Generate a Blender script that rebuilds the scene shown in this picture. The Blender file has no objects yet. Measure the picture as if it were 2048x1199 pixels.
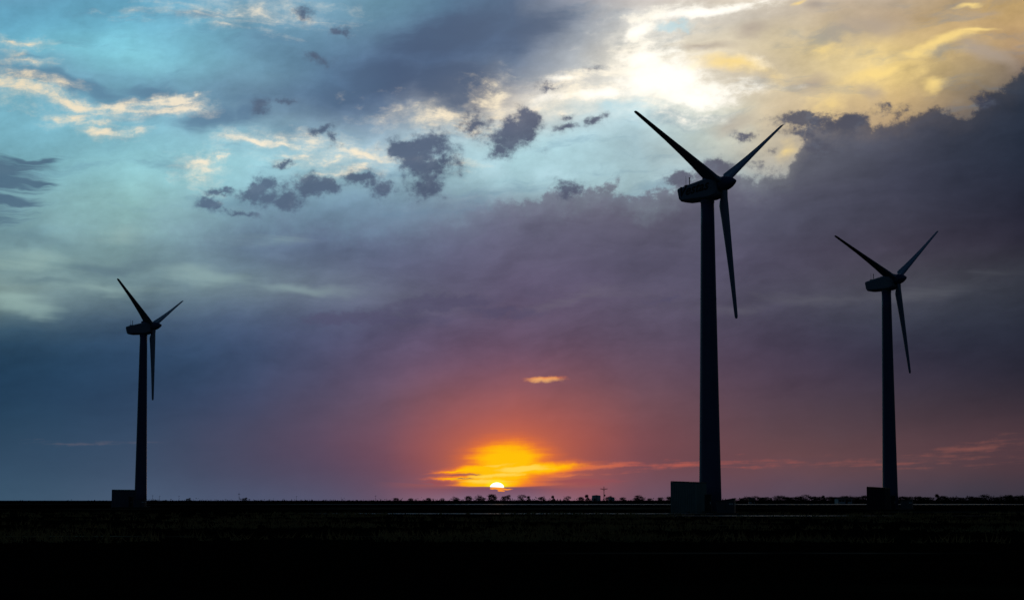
import bpy, bmesh, math, random
from mathutils import Vector, Matrix
import numpy as np

random.seed(7)
scene = bpy.context.scene
COL = scene.collection
R = math.radians

# ---------------------------------------------------------------- camera
FPX = 4000.0                       # focal length in pixels of the 2048 wide photograph
PITCH = math.atan(400.5 / FPX)
CAM_Z = 1.2
cam_data = bpy.data.cameras.new("camera")
cam_data.sensor_width = 36.0
cam_data.lens = 36.0 * FPX / 2048.0
cam_data.clip_start = 0.1
cam_data.clip_end = 60000.0
cam = bpy.data.objects.new("camera", cam_data)
cam.location = (0, 0, CAM_Z)
cam.rotation_euler = (math.pi / 2 + PITCH, 0, 0)
COL.objects.link(cam)
scene.camera = cam

# ---------------------------------------------------------------- colour management
scene.view_settings.view_transform = 'Standard'
scene.view_settings.look = 'None'
scene.view_settings.exposure = 0.0
scene.view_settings.gamma = 1.0
scene.cycles.use_adaptive_sampling = True
scene.cycles.adaptive_threshold = 0.01
scene.cycles.max_bounces = 4
scene.cycles.diffuse_bounces = 2
scene.cycles.glossy_bounces = 2

# ---------------------------------------------------------------- directions
def ray(px, py):
    r = np.array([1, 0, 0]); f = np.array([0, math.cos(PITCH), math.sin(PITCH)])
    u = np.array([0, -math.sin(PITCH), math.cos(PITCH)])
    d = f + r * (px - 1024) / FPX + u * (599.5 - py) / FPX
    return d / np.linalg.norm(d)

def sky_xy(px, py):
    """azimuth / elevation of a view direction, both in units of 1/4000 rad"""
    d = ray(px, py)
    return 1024 + 4000 * math.atan2(d[0], d[1]), 1000 - 4000 * math.atan2(d[2], math.hypot(d[0], d[1]))

def lin(c):
    return tuple(((v / 255) / 12.92 if v <= 10.3 else ((v / 255 + 0.055) / 1.055) ** 2.4) for v in c)

SUN_AZ, SUN_EL = R(-0.43), R(0.6)

# ---------------------------------------------------------------- sun lamp
sun_data = bpy.data.lights.new("sun", 'SUN')
sun_data.energy = 0.05
sun_data.angle = R(0.5)
sun_data.color = (1.0, 0.55, 0.25)
sun = bpy.data.objects.new("sun", sun_data)
sd = Vector((math.sin(SUN_AZ) * math.cos(SUN_EL), math.cos(SUN_AZ) * math.cos(SUN_EL), math.sin(SUN_EL)))
sun.rotation_euler = sd.to_track_quat('Z', 'Y').to_euler()
sun.location = (0, 0, 60)
COL.objects.link(sun)

# ---------------------------------------------------------------- world: a procedural evening sky
world = bpy.data.worlds.new("World")
scene.world = world
world.use_nodes = True
NT = world.node_tree
NT.nodes.clear()

def node(t, **kw):
    n = NT.nodes.new(t)
    for k, v in kw.items():
        setattr(n, k, v)
    return n

def put(sock, v):
    if isinstance(v, bpy.types.NodeSocket):
        NT.links.new(v, sock)
    elif hasattr(sock.default_value, '__len__'):
        n = len(sock.default_value)
        v = tuple(v) if hasattr(v, '__len__') else (v,) * n
        if len(v) < n:
            v = v + (1.0,) * (n - len(v))
        sock.default_value = v
    else:
        sock.default_value = v

def M(op, a, b=0.0, c=0.0, clamp=False):
    n = node('ShaderNodeMath', operation=op, use_clamp=clamp)
    put(n.inputs[0], a); put(n.inputs[1], b); put(n.inputs[2], c)
    return n.outputs[0]

def smooth(x, a, b, lo=0.0, hi=1.0, kind='SMOOTHSTEP'):
    n = node('ShaderNodeMapRange', interpolation_type=kind)
    n.clamp = False
    put(n.inputs[0], x); put(n.inputs[1], a); put(n.inputs[2], b); put(n.inputs[3], lo); put(n.inputs[4], hi)
    return n.outputs[0]

def mix(f, a, b, blend='MIX'):
    n = node('ShaderNodeMix', data_type='RGBA', blend_type=blend)
    n.clamp_factor = True
    put(n.inputs[0], f); put(n.inputs[6], a); put(n.inputs[7], b)
    return n.outputs[2]

def vec(x, y, z=0.0):
    n = node('ShaderNodeCombineXYZ')
    put(n.inputs[0], x); put(n.inputs[1], y); put(n.inputs[2], z)
    return n.outputs[0]

def mapping(v, loc, scale, rot=0.0, kind='TEXTURE'):
    n = node('ShaderNodeMapping', vector_type=kind)
    put(n.inputs[0], v)
    n.inputs[1].default_value = (loc[0], loc[1], 0)
    n.inputs[2].default_value = (0, 0, R(rot))
    n.inputs[3].default_value = (scale[0], scale[1], 1)
    return n.outputs[0]

def noise(v, sx, sy, rot=0.0, seed=0.0, detail=5.0, rough=0.55, dist=0.0, out=0):
    n = node('ShaderNodeTexNoise', noise_dimensions='2D')
    put(n.inputs['Vector'], mapping(v, (seed * 977.0, seed * 613.0), (sx, sy), rot))
    n.inputs['Scale'].default_value = 1.0
    n.inputs['Detail'].default_value = detail
    n.inputs['Roughness'].default_value = rough
    n.inputs['Distortion'].default_value = dist
    if out == 1:
        sc = node('ShaderNodeSeparateColor')
        NT.links.new(n.outputs[1], sc.inputs[0])
        return vec(sc.outputs[0], sc.outputs[1])
    return n.outputs[0]

def sep(v):
    n = node('ShaderNodeSeparateXYZ')
    put(n.inputs[0], v)
    return n.outputs

def vmath(op, a, b):
    n = node('ShaderNodeVectorMath', operation=op)
    put(n.inputs[0], a); put(n.inputs[1], b)
    return n.outputs[0]

def vscale(a, s):
    n = node('ShaderNodeVectorMath', operation='SCALE')
    put(n.inputs[0], a); put(n.inputs['Scale'], s)
    return n.outputs[0]

def ramp(fac, stops, kind='LINEAR'):
    n = node('ShaderNodeValToRGB')
    cr = n.color_ramp
    cr.interpolation = kind
    while len(cr.elements) < len(stops):
        cr.elements.new(0.5)
    for e, (p, c) in zip(cr.elements, stops):
        e.position = p
    for e, (p, c) in zip(cr.elements, stops):
        e.color = (c[0], c[1], c[2], 1)
    put(n.inputs[0], fac)
    return n.outputs[0]

def grouped(name, fn, *socks):
    """build part of the sky inside a node group (keeps the trees small)"""
    global NT
    outer = NT
    tree = bpy.data.node_groups.new(name, 'ShaderNodeTree')
    kinds = {'VALUE': 'NodeSocketFloat', 'VECTOR': 'NodeSocketVector', 'RGBA': 'NodeSocketColor'}
    for i, s in enumerate(socks):
        tree.interface.new_socket("in%d" % i, in_out='INPUT', socket_type=kinds[s.type])
    NT = tree
    gi = node('NodeGroupInput')
    res = fn(*[gi.outputs[i] for i in range(len(socks))])
    tree.interface.new_socket("out", in_out='OUTPUT', socket_type=kinds[res.type])
    go = node('NodeGroupOutput')
    NT.links.new(res, go.inputs[0])
    NT = outer
    g = node('ShaderNodeGroup')
    g.node_tree = tree
    for i, s in enumerate(socks):
        NT.links.new(s, g.inputs[i])
    return g.outputs[0]

def grey(v):
    n = node('ShaderNodeCombineColor')
    for i in range(3):
        put(n.inputs[i], v)
    return n.outputs[0]

def union(P, blobs):
    return grouped("cloud_shapes", lambda q: union_in(q, blobs), P)

def field(Pv, *a):
    return grouped("colour_field", lambda x, y: field_in((x, y), *a), *Pv)

def turned(P, rot):
    if not rot:
        return P
    c, k = math.cos(R(rot)), math.sin(R(rot))
    x, y = sep(P)[:2]
    return vec(M('MULTIPLY_ADD', x, c, M('MULTIPLY', y, k)), M('MULTIPLY_ADD', y, c, M('MULTIPLY', x, -k)))

def ellipse(P, cx, cy, rx, ry, rot=0):
    """distance to (cx, cy) in units of the ellipse; P already turned by rot"""
    c, k = math.cos(R(rot)), math.sin(R(rot))
    u, v = cx * c + cy * k, cy * c - cx * k
    n = node('ShaderNodeVectorMath', operation='MULTIPLY_ADD')
    put(n.inputs[0], P)
    n.inputs[1].default_value = (1 / rx, 1 / ry, 0)
    n.inputs[2].default_value = (-u / rx, -v / ry, 0)
    m = node('ShaderNodeVectorMath', operation='LENGTH')
    put(m.inputs[0], n.outputs[0])
    return m.outputs['Value']

def union_in(P, blobs):
    """largest of w * (1 - distance) over a list of ellipses (px, py, rx, ry, turn, w)"""
    s = None
    by = {}
    for b in blobs:
        by.setdefault(5 * round((b[4] if len(b) > 4 else 0) / 5), []).append(b)
    for rot, bs in sorted(by.items()):
        Q = turned(P, rot)
        for b in bs:
            w = b[5] if len(b) > 5 else 1.0
            x, y = sky_xy(b[0], b[1])
            k = M('MULTIPLY_ADD', ellipse(Q, x, y, b[2], b[3], rot), -w, w)
            s = k if s is None else M('MAXIMUM', s, k)
    return s

def field_in(Pv, xs, cols, y0, y1, n_rows, n_cols):
    """smooth colour field from columns of (elevation row, colour) samples"""
    rows = np.linspace(y0, y1, n_rows)
    grid = np.zeros((len(xs), n_rows, 3))
    for i, c in enumerate(cols):
        ys = [k[0] for k in c]
        for ch in range(3):
            g = np.interp(rows, ys, [k[1][ch] for k in c])
            gp = np.pad(g, 2, mode='edge')
            grid[i, :, ch] = 0.25 * gp[1:-3] + 0.5 * gp[2:-2] + 0.25 * gp[3:-1]
    xs = np.array(xs, float)
    xn = np.linspace(xs[0], xs[-1], n_cols)
    out = np.zeros((n_cols, n_rows, 3))
    for k, x in enumerate(xn):                     # Catmull-Rom across the columns
        i = min(max(int(np.searchsorted(xs, x) - 1), 0), len(xs) - 2)
        t = (x - xs[i]) / (xs[i + 1] - xs[i])
        p = [grid[min(max(j, 0), len(xs) - 1)] for j in (i - 1, i, i + 1, i + 2)]
        out[k] = 0.5 * (2 * p[1] + (p[2] - p[0]) * t + (2 * p[0] - 5 * p[1] + 4 * p[2] - p[3]) * t * t
                        + (3 * p[1] - p[0] - 3 * p[2] + p[3]) * t ** 3)
    out = np.clip(out, 2, 255)
    sx, sy = Pv
    fac = smooth(sy, y0, y1, kind='LINEAR')
    col = None
    for k in range(n_cols):
        stops = [(r / (n_rows - 1), lin(out[k, r])) for r in range(n_rows)]
        c = ramp(fac, stops)
        if col is None:
            col = c
        else:
            a = sky_xy(xn[k - 1], 500)[0]; b = sky_xy(xn[k], 500)[0]
            col = mix(smooth(sx, a, b, kind='LINEAR'), col, c)
    return col

tc = node('ShaderNodeTexCoord')
d = sep(tc.outputs['Generated'])
AX = M('MULTIPLY_ADD', M('ARCTAN2', d[0], d[1]), 4000.0, 1024.0)
hyp = M('SQRT', M('ADD', M('MULTIPLY', d[0], d[0]), M('MULTIPLY', d[1], d[1])))
EY = M('MULTIPLY_ADD', M('ARCTAN2', d[2], hyp), -4000.0, 1000.0)
P0 = vec(AX, EY)

# domain warps: broad drift and billow
W1 = vscale(vmath('SUBTRACT', noise(P0, 260, 150, seed=1, detail=4, out=1), (0.5, 0.5, 0.0)), 84.0)
PW = vmath('ADD', P0, W1)
W2 = vscale(vmath('SUBTRACT', noise(P0, 46, 40, seed=2, detail=4, rough=0.6, out=1), (0.5, 0.5, 0.0)), 46.0)
PB = vmath('ADD', P0, W2)
pw = sep(PW)

billow = noise(P0, 58, 46, seed=3, detail=8, rough=0.66)                 # cumulus edges
streak = noise(PW, 210, 46, rot=-4, seed=4, detail=6, rough=0.6)         # drawn-out cloud
soft = noise(PW, 170, 95, rot=-12, seed=5, detail=4, rough=0.5)          # broad mottling
fibre = noise(P0, 46, 26, rot=-10, seed=6, detail=5, rough=0.65)         # fine texture
low = noise(P0, 120, 9, rot=-2, seed=8, detail=5, rough=0.6)             # thin level streaks
low2 = noise(P0, 300, 16, rot=-2, seed=9, detail=5, rough=0.6)
sheet = noise(PW, 150, 15, rot=5, seed=14, detail=6, rough=0.62)           # thin ragged layers
# everything below reads its place through this one node, so that the sky is evaluated layer by layer
tick = M('MULTIPLY', M('ADD', fibre, M('ADD', low, M('ADD', low2, M('ADD', billow, M('ADD', sheet, M('ADD', soft, streak)))))), 1e-5)
AX = M('ADD', AX, tick)
EY = M('ADD', EY, tick)
P0 = vec(AX, EY)
PW = vmath('ADD', PW, vec(tick, tick))
PB = vmath('ADD', PB, vec(tick, tick))
pw = sep(PW)

XS = [0, 256, 512, 768, 1024, 1280, 1536, 1792, 2048]
UPPER = [
 [(0,(104,152,178)),(60,(98,160,188)),(130,(112,178,200)),(165,(112,155,178)),(215,(125,185,205)),(270,(122,180,198)),(330,(118,168,182)),(420,(120,160,172))],
 [(0,(98,158,186)),(60,(112,180,206)),(110,(132,204,222)),(150,(138,205,220)),(170,(104,148,172)),(220,(132,184,205)),(280,(128,182,198)),(350,(146,200,208)),(420,(146,190,190))],
 [(0,(130,172,195)),(60,(112,158,182)),(120,(104,145,170)),(170,(112,150,172)),(220,(96,124,150)),(255,(130,165,185)),(290,(158,205,220)),(340,(158,206,216)),(420,(118,150,168))],
 [(0,(108,150,172)),(50,(100,132,158)),(110,(88,112,142)),(180,(82,104,138)),(225,(104,124,150)),(255,(150,172,188)),(310,(165,195,208)),(360,(140,172,186)),(420,(112,140,162))],
 [(0,(94,112,138)),(80,(88,106,134)),(140,(106,122,146)),(185,(165,165,168)),(215,(215,205,190)),(245,(205,210,208)),(300,(180,218,226)),(360,(160,195,204)),(420,(134,150,165))],
 [(0,(198,190,184)),(50,(222,222,218)),(100,(232,224,206)),(150,(250,244,228)),(200,(250,248,238)),(240,(196,226,234)),(300,(165,192,200)),(370,(172,200,206)),(420,(160,185,195))],
 [(0,(222,210,186)),(50,(198,188,176)),(100,(216,200,166)),(150,(204,190,166)),(200,(206,192,166)),(250,(208,192,162)),(300,(196,188,170)),(350,(165,172,174)),(420,(150,160,165))],
 [(0,(178,164,146)),(50,(190,166,136)),(100,(222,196,140)),(150,(236,208,142)),(200,(228,198,136)),(240,(186,158,120)),(300,(120,110,105))],
 [(0,(196,164,112)),(50,(204,172,118)),(100,(184,152,112)),(140,(150,128,106)),(200,(96,90,92)),(300,(80,80,86))],
]
DECK = [
 [(150,(120,165,180)),(400,(124,168,178)),(440,(132,170,175)),(490,(104,134,144)),(520,(128,160,162)),(560,(106,132,138)),(595,(134,158,152)),(622,(118,140,142)),(655,(62,90,110)),(700,(38,66,90)),(750,(32,60,85)),(800,(35,62,88)),(850,(40,68,92)),(900,(48,72,96)),(950,(52,78,102)),(1000,(58,84,106))],
 [(150,(140,185,195)),(400,(148,196,200)),(450,(136,172,178)),(500,(124,155,160)),(540,(112,140,148)),(575,(122,150,154)),(605,(100,122,134)),(640,(64,86,110)),(700,(45,70,98)),(750,(43,68,96)),(800,(46,68,96)),(900,(56,75,100)),(950,(62,80,105)),(1000,(72,90,114))],
 [(150,(120,160,175)),(400,(120,145,166)),(450,(104,124,148)),(500,(94,112,138)),(545,(106,128,144)),(580,(122,142,150)),(615,(90,106,128)),(660,(70,85,114)),(700,(62,78,108)),(750,(62,75,104)),(800,(65,72,100)),(850,(72,72,96)),(900,(76,72,95)),(950,(74,74,98)),(1000,(78,86,112))],
 [(150,(120,150,170)),(410,(124,150,168)),(430,(110,126,148)),(470,(98,108,134)),(520,(94,100,128)),(560,(98,104,128)),(600,(106,112,130)),(640,(86,86,114)),(680,(90,84,112)),(720,(94,82,108)),(760,(100,82,106)),(800,(106,82,100)),(850,(112,82,100)),(900,(110,76,92)),(950,(98,74,95)),(1000,(94,86,110))],
 [(150,(130,140,155)),(400,(124,128,148)),(430,(110,112,134)),(470,(102,102,126)),(520,(100,96,120)),(560,(98,90,116)),(600,(95,85,110)),(640,(100,86,110)),(680,(106,84,108)),(720,(116,84,104)),(760,(132,86,98)),(800,(152,92,94)),(850,(172,94,88)),(900,(176,92,80)),(940,(150,84,86)),(975,(126,84,104)),(1000,(128,98,120))],
 [(150,(110,112,128)),(385,(112,110,128)),(430,(100,98,117)),(480,(94,91,112)),(540,(90,86,109)),(600,(92,85,106)),(650,(92,82,104)),(700,(98,80,100)),(750,(106,80,96)),(800,(118,82,91)),(850,(125,80,87)),(900,(125,76,82)),(950,(115,76,86)),(1000,(105,86,106))],
 [(150,(100,102,116)),(350,(106,108,120)),(400,(90,90,108)),(450,(85,86,105)),(500,(82,79,99)),(560,(80,76,96)),(600,(82,80,97)),(650,(75,71,91)),(700,(74,65,85)),(750,(80,65,82)),(800,(88,69,82)),(850,(94,71,80)),(900,(104,74,79)),(930,(114,75,77)),(960,(100,74,86)),(1000,(88,76,94))],
 [(150,(88,88,98)),(240,(80,80,92)),(300,(72,75,90)),(380,(65,67,84)),(450,(66,66,82)),(520,(68,62,78)),(560,(73,73,84)),(600,(74,75,87)),(640,(61,65,80)),(700,(54,54,72)),(750,(58,52,68)),(800,(68,58,70)),(850,(80,62,70)),(900,(94,68,74)),(930,(102,71,74)),(960,(86,68,78)),(1000,(70,66,82))],
 [(150,(62,70,84)),(250,(46,54,70)),(320,(40,48,64)),(400,(40,44,60)),(460,(40,40,55)),(520,(46,44,57)),(560,(56,58,68)),(600,(52,56,68)),(650,(44,48,62)),(700,(40,43,58)),(760,(44,42,56)),(800,(54,48,60)),(850,(70,54,62)),(900,(86,62,68)),(940,(80,58,65)),(1000,(54,56,70))],
]
upper = field((pw[0], pw[1]), XS, UPPER, 0, 430, 24, 17)

# mottling of the open sky and high cloud
upper = mix(1.0, upper, grey(M('ADD', M('MULTIPLY_ADD', soft, 0.55, 0.725), M('MULTIPLY_ADD', fibre, 0.30, -0.15))), 'MULTIPLY')
upper = mix(M('MULTIPLY', smooth(streak, 0.5, 0.75), 0.35), upper, lin((92, 128, 156)))

# soft grey-blue smears
GREY = [(140,168,190,24,5,1.1),(300,172,120,18,0,.9),(60,165,110,16,4,.7),(430,245,125,26,-8,1.1),(500,235,60,30,-20,.9),(390,262,80,12,0,.7),
        (890,70,200,66,-10,1.15),(770,165,165,66,0,1.2),(900,170,125,62,0,1.35),(680,195,90,40,0,.9),(1060,60,130,60,-18,.9),(700,200,100,40,10,.8),(400,30,110,16,-10,.5),(60,120,110,12,0,.5)]
g = M('ADD', union(PW, GREY), M('MULTIPLY_ADD', streak, 0.9, -0.5))
upper = mix(M('MULTIPLY', smooth(g, 0.0, 0.75), 0.85), upper, ramp(smooth(AX, 0, 1100, kind='LINEAR'), [(0, lin((95, 138, 164))), (0.45, lin((92, 122, 150))), (0.72, lin((74, 92, 120))), (1, lin((88, 102, 126)))]))
# pale blue gaps on the bright side
BLUE = [(1345,50,62,15,-4),(1230,212,60,22,0,.8),(980,330,60,45,0,.9),(1110,345,110,28,0,.6)]
g = M('ADD', union(PB, BLUE), M('MULTIPLY_ADD', billow, 0.7, -0.38))
upper = mix(M('MULTIPLY', smooth(g, 0.0, 0.8), 0.65), upper, lin((188, 222, 232)))
# tan shadows in the lit cloud
TAN = [(1740,55,170,40,-8),(1400,92,130,16,0,.8),(1730,185,40,30,0,.8),(1620,165,60,35,-20,.8),(1980,110,80,30,20,.8),(1640,20,35,20,0,.8),(1500,65,80,26,0,.8),(1990,20,90,14,0,.7),(1440,250,100,20,0,.6)]
g = M('ADD', union(PW, TAN), M('MULTIPLY_ADD', soft, 1.0, -0.55))
upper = mix(M('MULTIPLY', smooth(g, 0.0, 0.8), 0.7), upper, lin((172, 158, 146)))
# sun-lit cloud
LIT = [(40,183,95,26,5,1.0),(120,200,110,18,8,.95),(200,208,100,13,2,.8),(255,207,50,10,0,.6),(310,192,60,16,-8,1.0),(355,190,55,14,5,1.15),(395,192,16,10,0,.9),(375,221,62,13,5,.8),(140,229,40,15,5,.8),(165,240,50,8,0,.5),
       (205,262,60,12,5,.75),(265,267,28,7,0,.6),(520,281,72,13,5,1.05),(575,288,90,11,5,1.0),(700,294,120,16,4,.8),(660,312,90,11,-4,.6),(735,322,50,9,-8,.65),(690,335,55,9,-8,.6),(620,305,60,12,0,.5),
       (398,322,40,10,-5,.85),(402,340,36,24,0,.6),(434,319,17,8,0,.95),(15,88,44,12,0,.65),(62,94,40,9,0,.5),(28,117,22,8,0,.5),(52,134,44,8,0,.6),(470,12,100,20,0,.45),(590,12,50,10,8,.4),
       (860,238,100,18,5,.62),(985,195,42,32,-25,.8),(1000,222,70,24,0,.75),(925,318,24,11,10,.4),(1240,178,50,16,0,.7),
       (1430,20,150,17,-5,1.15),(1310,32,90,18,-15,1.1),(1262,66,50,20,-30,1.0),(1180,155,90,18,-5,.95),(1150,205,110,28,-5,1.1),(1300,145,110,66,0,1.35),(1350,185,150,44,0,1.3),(1220,195,100,26,0,1.05),(1110,180,60,14,-10,.6),(1260,100,60,40,0,.7)]
g = M('ADD', union(vmath('ADD', PW, vscale(W2, 0.7)), LIT), M('MULTIPLY_ADD', streak, 2.0, -1.14))
g = M('ADD', g, M('MULTIPLY_ADD', fibre, 1.8, -0.92))
g = M('ADD', g, M('MULTIPLY_ADD', billow, 0.7, -0.35))
g = M('ADD', g, M('MULTIPLY_ADD', sheet, 1.3, -0.66))
lit_col = ramp(smooth(AX, 0, 1600, kind='LINEAR'), [(0, lin((250, 228, 190))), (0.3, lin((255, 240, 214))), (0.6, lin((255, 238, 206))), (0.85, (1.05, 1.0, 0.88))])
upper = mix(M('MULTIPLY', smooth(g, -0.75, 0.35), 0.22), upper, lit_col)
upper = mix(M('MULTIPLY', smooth(g, -0.1, 0.95), smooth(AX, 300, 1300, 0.82, 0.95)), upper, lit_col)
WHITE = [(1320,165,112,54),(1395,195,100,30),(1130,165,60,12,0,.5),(1510,130,60,22,0,.45),(1210,200,90,22,-5,.9),(1290,115,80,40,0,.8),(1400,28,160,16,-5,.9),(1260,64,50,18,-30,.8),(1130,205,60,18,0,.6)]
g = M('ADD', union(PW, WHITE), M('MULTIPLY_ADD', soft, 1.2, -0.66))
g = M('ADD', g, M('ADD', M('MULTIPLY_ADD', fibre, 0.7, -0.35), M('MULTIPLY_ADD', billow, 0.7, -0.35)))
upper = mix(M('MULTIPLY', smooth(g, -0.05, 0.8), 0.95), upper, (1.15, 1.1, 1.0))
GOLD = [(1640,215,60,30,0,.5),(1820,150,120,50,-10,.6),(1870,178,46,28,-10),(1780,140,150,22,-8,.9),(1900,85,110,20,-14,1.0),(1965,62,60,8,-5,1.0),(1650,95,90,22,-10,.7),(1480,135,110,26,5,.9),(1940,6,60,7,0,1.0),(1600,12,30,10,-15,.8),(1850,110,60,24,0,.8),(1545,150,40,40,0,.4),(1575,290,30,26,0,.6)]
g = M('ADD', union(PW, GOLD), M('MULTIPLY_ADD', soft, 1.1, -0.6))
g = M('ADD', g, M('MULTIPLY_ADD', fibre, 0.5, -0.25))
upper = mix(M('MULTIPLY', smooth(g, 0.0, 0.9), 0.85), upper, lin((255, 222, 140)))

# the low cloud deck: colour field and billowed upper edge
deck = field((M('ADD', M('MULTIPLY', AX, 0.5), M('MULTIPLY', pw[0], 0.5)), M('ADD', M('MULTIPLY', EY, 0.6), M('MULTIPLY', pw[1], 0.4))), XS, DECK, 150, 1000, 32, 17)
fade = smooth(EY, 640, 900, 1.0, 0.25)
deck = mix(fade, deck, mix(1.0, deck, grey(M('ADD', M('MULTIPLY_ADD', soft, 0.5, 0.75), M('ADD', M('MULTIPLY_ADD', streak, 0.40, -0.20), M('MULTIPLY_ADD', fibre, 0.20, -0.10)))), 'MULTIPLY'))
deck = mix(1.0, deck, grey(smooth(AX, 500, 1000, 1.0, 0.94)), 'MULTIPLY')
band = noise(P0, 330, 42, rot=4, seed=12, detail=4, rough=0.5, dist=0.4)
PALE = [(85,522,150,24,0),(20,600,110,30,0,1.0),(250,480,80,56,-20,.8),(430,555,140,24,10,1.1),(610,580,170,24,5,1.1),(210,575,140,18,0,.8),(1850,575,200,26,-5,.7),(1620,600,200,22,-5,.6),(1150,600,200,22,-5,.6),(560,470,90,20,0,.4)]
g = M('ADD', union(PW, PALE), M('MULTIPLY_ADD', band, 1.5, -0.85))
deck = mix(M('MULTIPLY', smooth(g, -0.1, 0.9), 0.62), deck, ramp(smooth(AX, 0, 2048, kind='LINEAR'), [(0, lin((156, 186, 180))), (0.25, lin((142, 168, 170))), (0.5, lin((118, 112, 126))), (0.8, lin((98, 98, 108))), (1, lin((80, 84, 92)))]))
HAZY = [(60,486,120,26,5,1.0),(230,540,160,20,-5,1.0),(330,575,90,12,0,.6),(90,565,120,12,0,.7),(560,520,160,30,0,.6),(1180,560,200,22,-5,.6)]
g = M('ADD', union(PW, HAZY), M('MULTIPLY_ADD', band, -1.2, 0.5))
deck = mix(M('MULTIPLY', smooth(g, 0.0, 0.9), 0.55), deck, ramp(smooth(AX, 0, 1300, kind='LINEAR'), [(0, lin((88, 116, 128))), (0.3, lin((86, 106, 126))), (0.6, lin((82, 82, 110))), (1, lin((84, 78, 98)))]))
DUSK = [(700,632,130,20,-5,.9),(880,606,150,22,-5,.9),(1010,625,120,16,0,.6),(1330,600,60,8,0,.4),(780,640,200,14,0,.6)]
g = M('ADD', union(PB, DUSK), M('MULTIPLY_ADD', billow, 0.9, -0.48))
deck = mix(M('MULTIPLY', smooth(g, 0.0, 0.55), 0.5), deck, lin((80, 76, 104)))

EDGE = [(-400,425),(0,428),(300,428),(480,432),(600,430),(720,432),(820,426),(920,414),(1000,402),(1060,394),(1120,388),(1180,378),(1225,374),(1262,384),(1295,394),(1340,378),(1370,356),(1410,338),(1445,330),(1480,340),(1520,346),(1562,350),(1585,322),(1605,282),(1628,250),(1660,234),(1700,230),(1745,238),(1780,241),(1850,224),(1910,226),(1960,218),(1990,186),(2020,160),(2100,140)]
e_fac = smooth(AX, -400, 2100, kind='LINEAR')
n = node('ShaderNodeFloatCurve')
cv = n.mapping.curves[0]
edge_pts = [((sky_xy(x, y)[0] + 400) / 2500, sky_xy(x, y)[1] / 1000) for x, y in EDGE]
cv.points[0].location = (0.0, 0.425); cv.points[-1].location = (1.0, 0.14)
for p in edge_pts[1:-1]:
    cv.points.new(*p)
n.mapping.update()
put(n.inputs[1], e_fac)
edge = n.outputs[0]
edge_y = M('MULTIPLY', edge, 1000.0)
crisp = smooth(AX, 820, 1060)
below = M('SUBTRACT', EY, edge_y)
amp = M('MULTIPLY_ADD', crisp, -50.0, 130.0)
below = M('ADD', below, M('MULTIPLY', M('MULTIPLY_ADD', billow, 2.0, -1.0), M('MULTIPLY_ADD', crisp, 8.0, 46.0)))
half = M('MULTIPLY_ADD', crisp, -54.5, 66.0)
mask = smooth(below, M('MULTIPLY', half, -1.0), half)
mask = M('MULTIPLY', mask, smooth(below, -10.0, M('ADD', half, 60.0), smooth(AX, 1450, 1750, 0.78, 0.88), 1.0))
sky = mix(mask, upper, deck)

# loose dark cumulus under the bright sky
DARK = [(845,300,70,36),(860,335,60,44),(838,372,44,32),(805,300,30,22),(890,320,30,30),
        (1008,280,56,36),(1000,300,34,24),(955,243,40,20,0,.75),(1058,248,34,24),(1035,262,40,24),
        (1135,252,34,12,0,.7),(1140,232,20,8,0,.5),(1190,240,22,10,-12,.6),
        (643,257,32,12,-18,.9),(664,276,9,18,-20,.7),(565,328,24,8,0,.8),
        (622,366,36,28),(650,374,44,22),(712,355,44,18),(735,352,20,10,0,.8),
        (540,388,42,30),(505,388,30,20),(572,402,38,22),(450,380,26,9,0,.75),(424,410,24,12,0,.75),(470,428,48,8,4,.7),(765,372,26,16,0,.6),
        (612,28,18,12,0,.5),(678,66,20,9,0,.5),(518,214,18,20,0,.6),(566,200,28,8,0,.5),(634,120,30,9,20,.3),
        (1490,270,26,9,0,.7),(1542,302,18,12,0,.65),(1778,216,14,6,0,.55),(1770,224,30,8,0,.35),(1110,170,16,6,0,.4),(1185,140,22,6,0,.4),(1098,172,26,6,0,.4),
        (1440,332,40,20),(1368,364,34,16),(1140,376,32,20,0,.9),(1600,240,52,12),(1680,246,70,22),(1590,262,40,12,10,.7),(1640,300,40,22,0,.7),(1965,202,26,12,10,.75)]
g = M('ADD', union(PB, DARK), M('MULTIPLY_ADD', billow, 2.3, -1.16))
g = M('ADD', g, M('MULTIPLY_ADD', soft, 0.8, -0.4))
dm = M('ADD', M('MULTIPLY', smooth(g, -0.45, 0.35), 0.28), M('MULTIPLY', smooth(g, -0.08, 0.62), 0.72))
dark_col = ramp(smooth(AX, 400, 2000, kind='LINEAR'), [(0, lin((86, 106, 130))), (0.3, lin((80, 92, 116))), (0.45, lin((84, 90, 112))), (0.66, lin((96, 97, 112))), (0.78, lin((84, 85, 98))), (1, lin((62, 66, 82)))])
dark_col = mix(1.0, dark_col, grey(M('MULTIPLY_ADD', soft, 0.4, 0.8)), 'MULTIPLY')
dark_col = mix(M('MULTIPLY', smooth(fibre, 0.45, 0.75), 0.16), dark_col, lin((132, 146, 164)))
sky = mix(M('MULTIPLY', dm, 0.95), sky, dark_col)
LEFT = [(20,330,90,26,-4),(0,360,110,30,0,1.1),(85,312,60,9,0,.9),(70,366,50,7,2,.9),(10,400,60,20,0,.9),(15,440,50,10,0,.4)]
g = M('ADD', union(PW, LEFT), M('MULTIPLY_ADD', sheet, 1.8, -0.80))
sky = mix(M('MULTIPLY', smooth(g, -0.15, 0.7), 0.92), sky, mix(streak, lin((62, 92, 120)), lin((92, 118, 138))))

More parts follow.
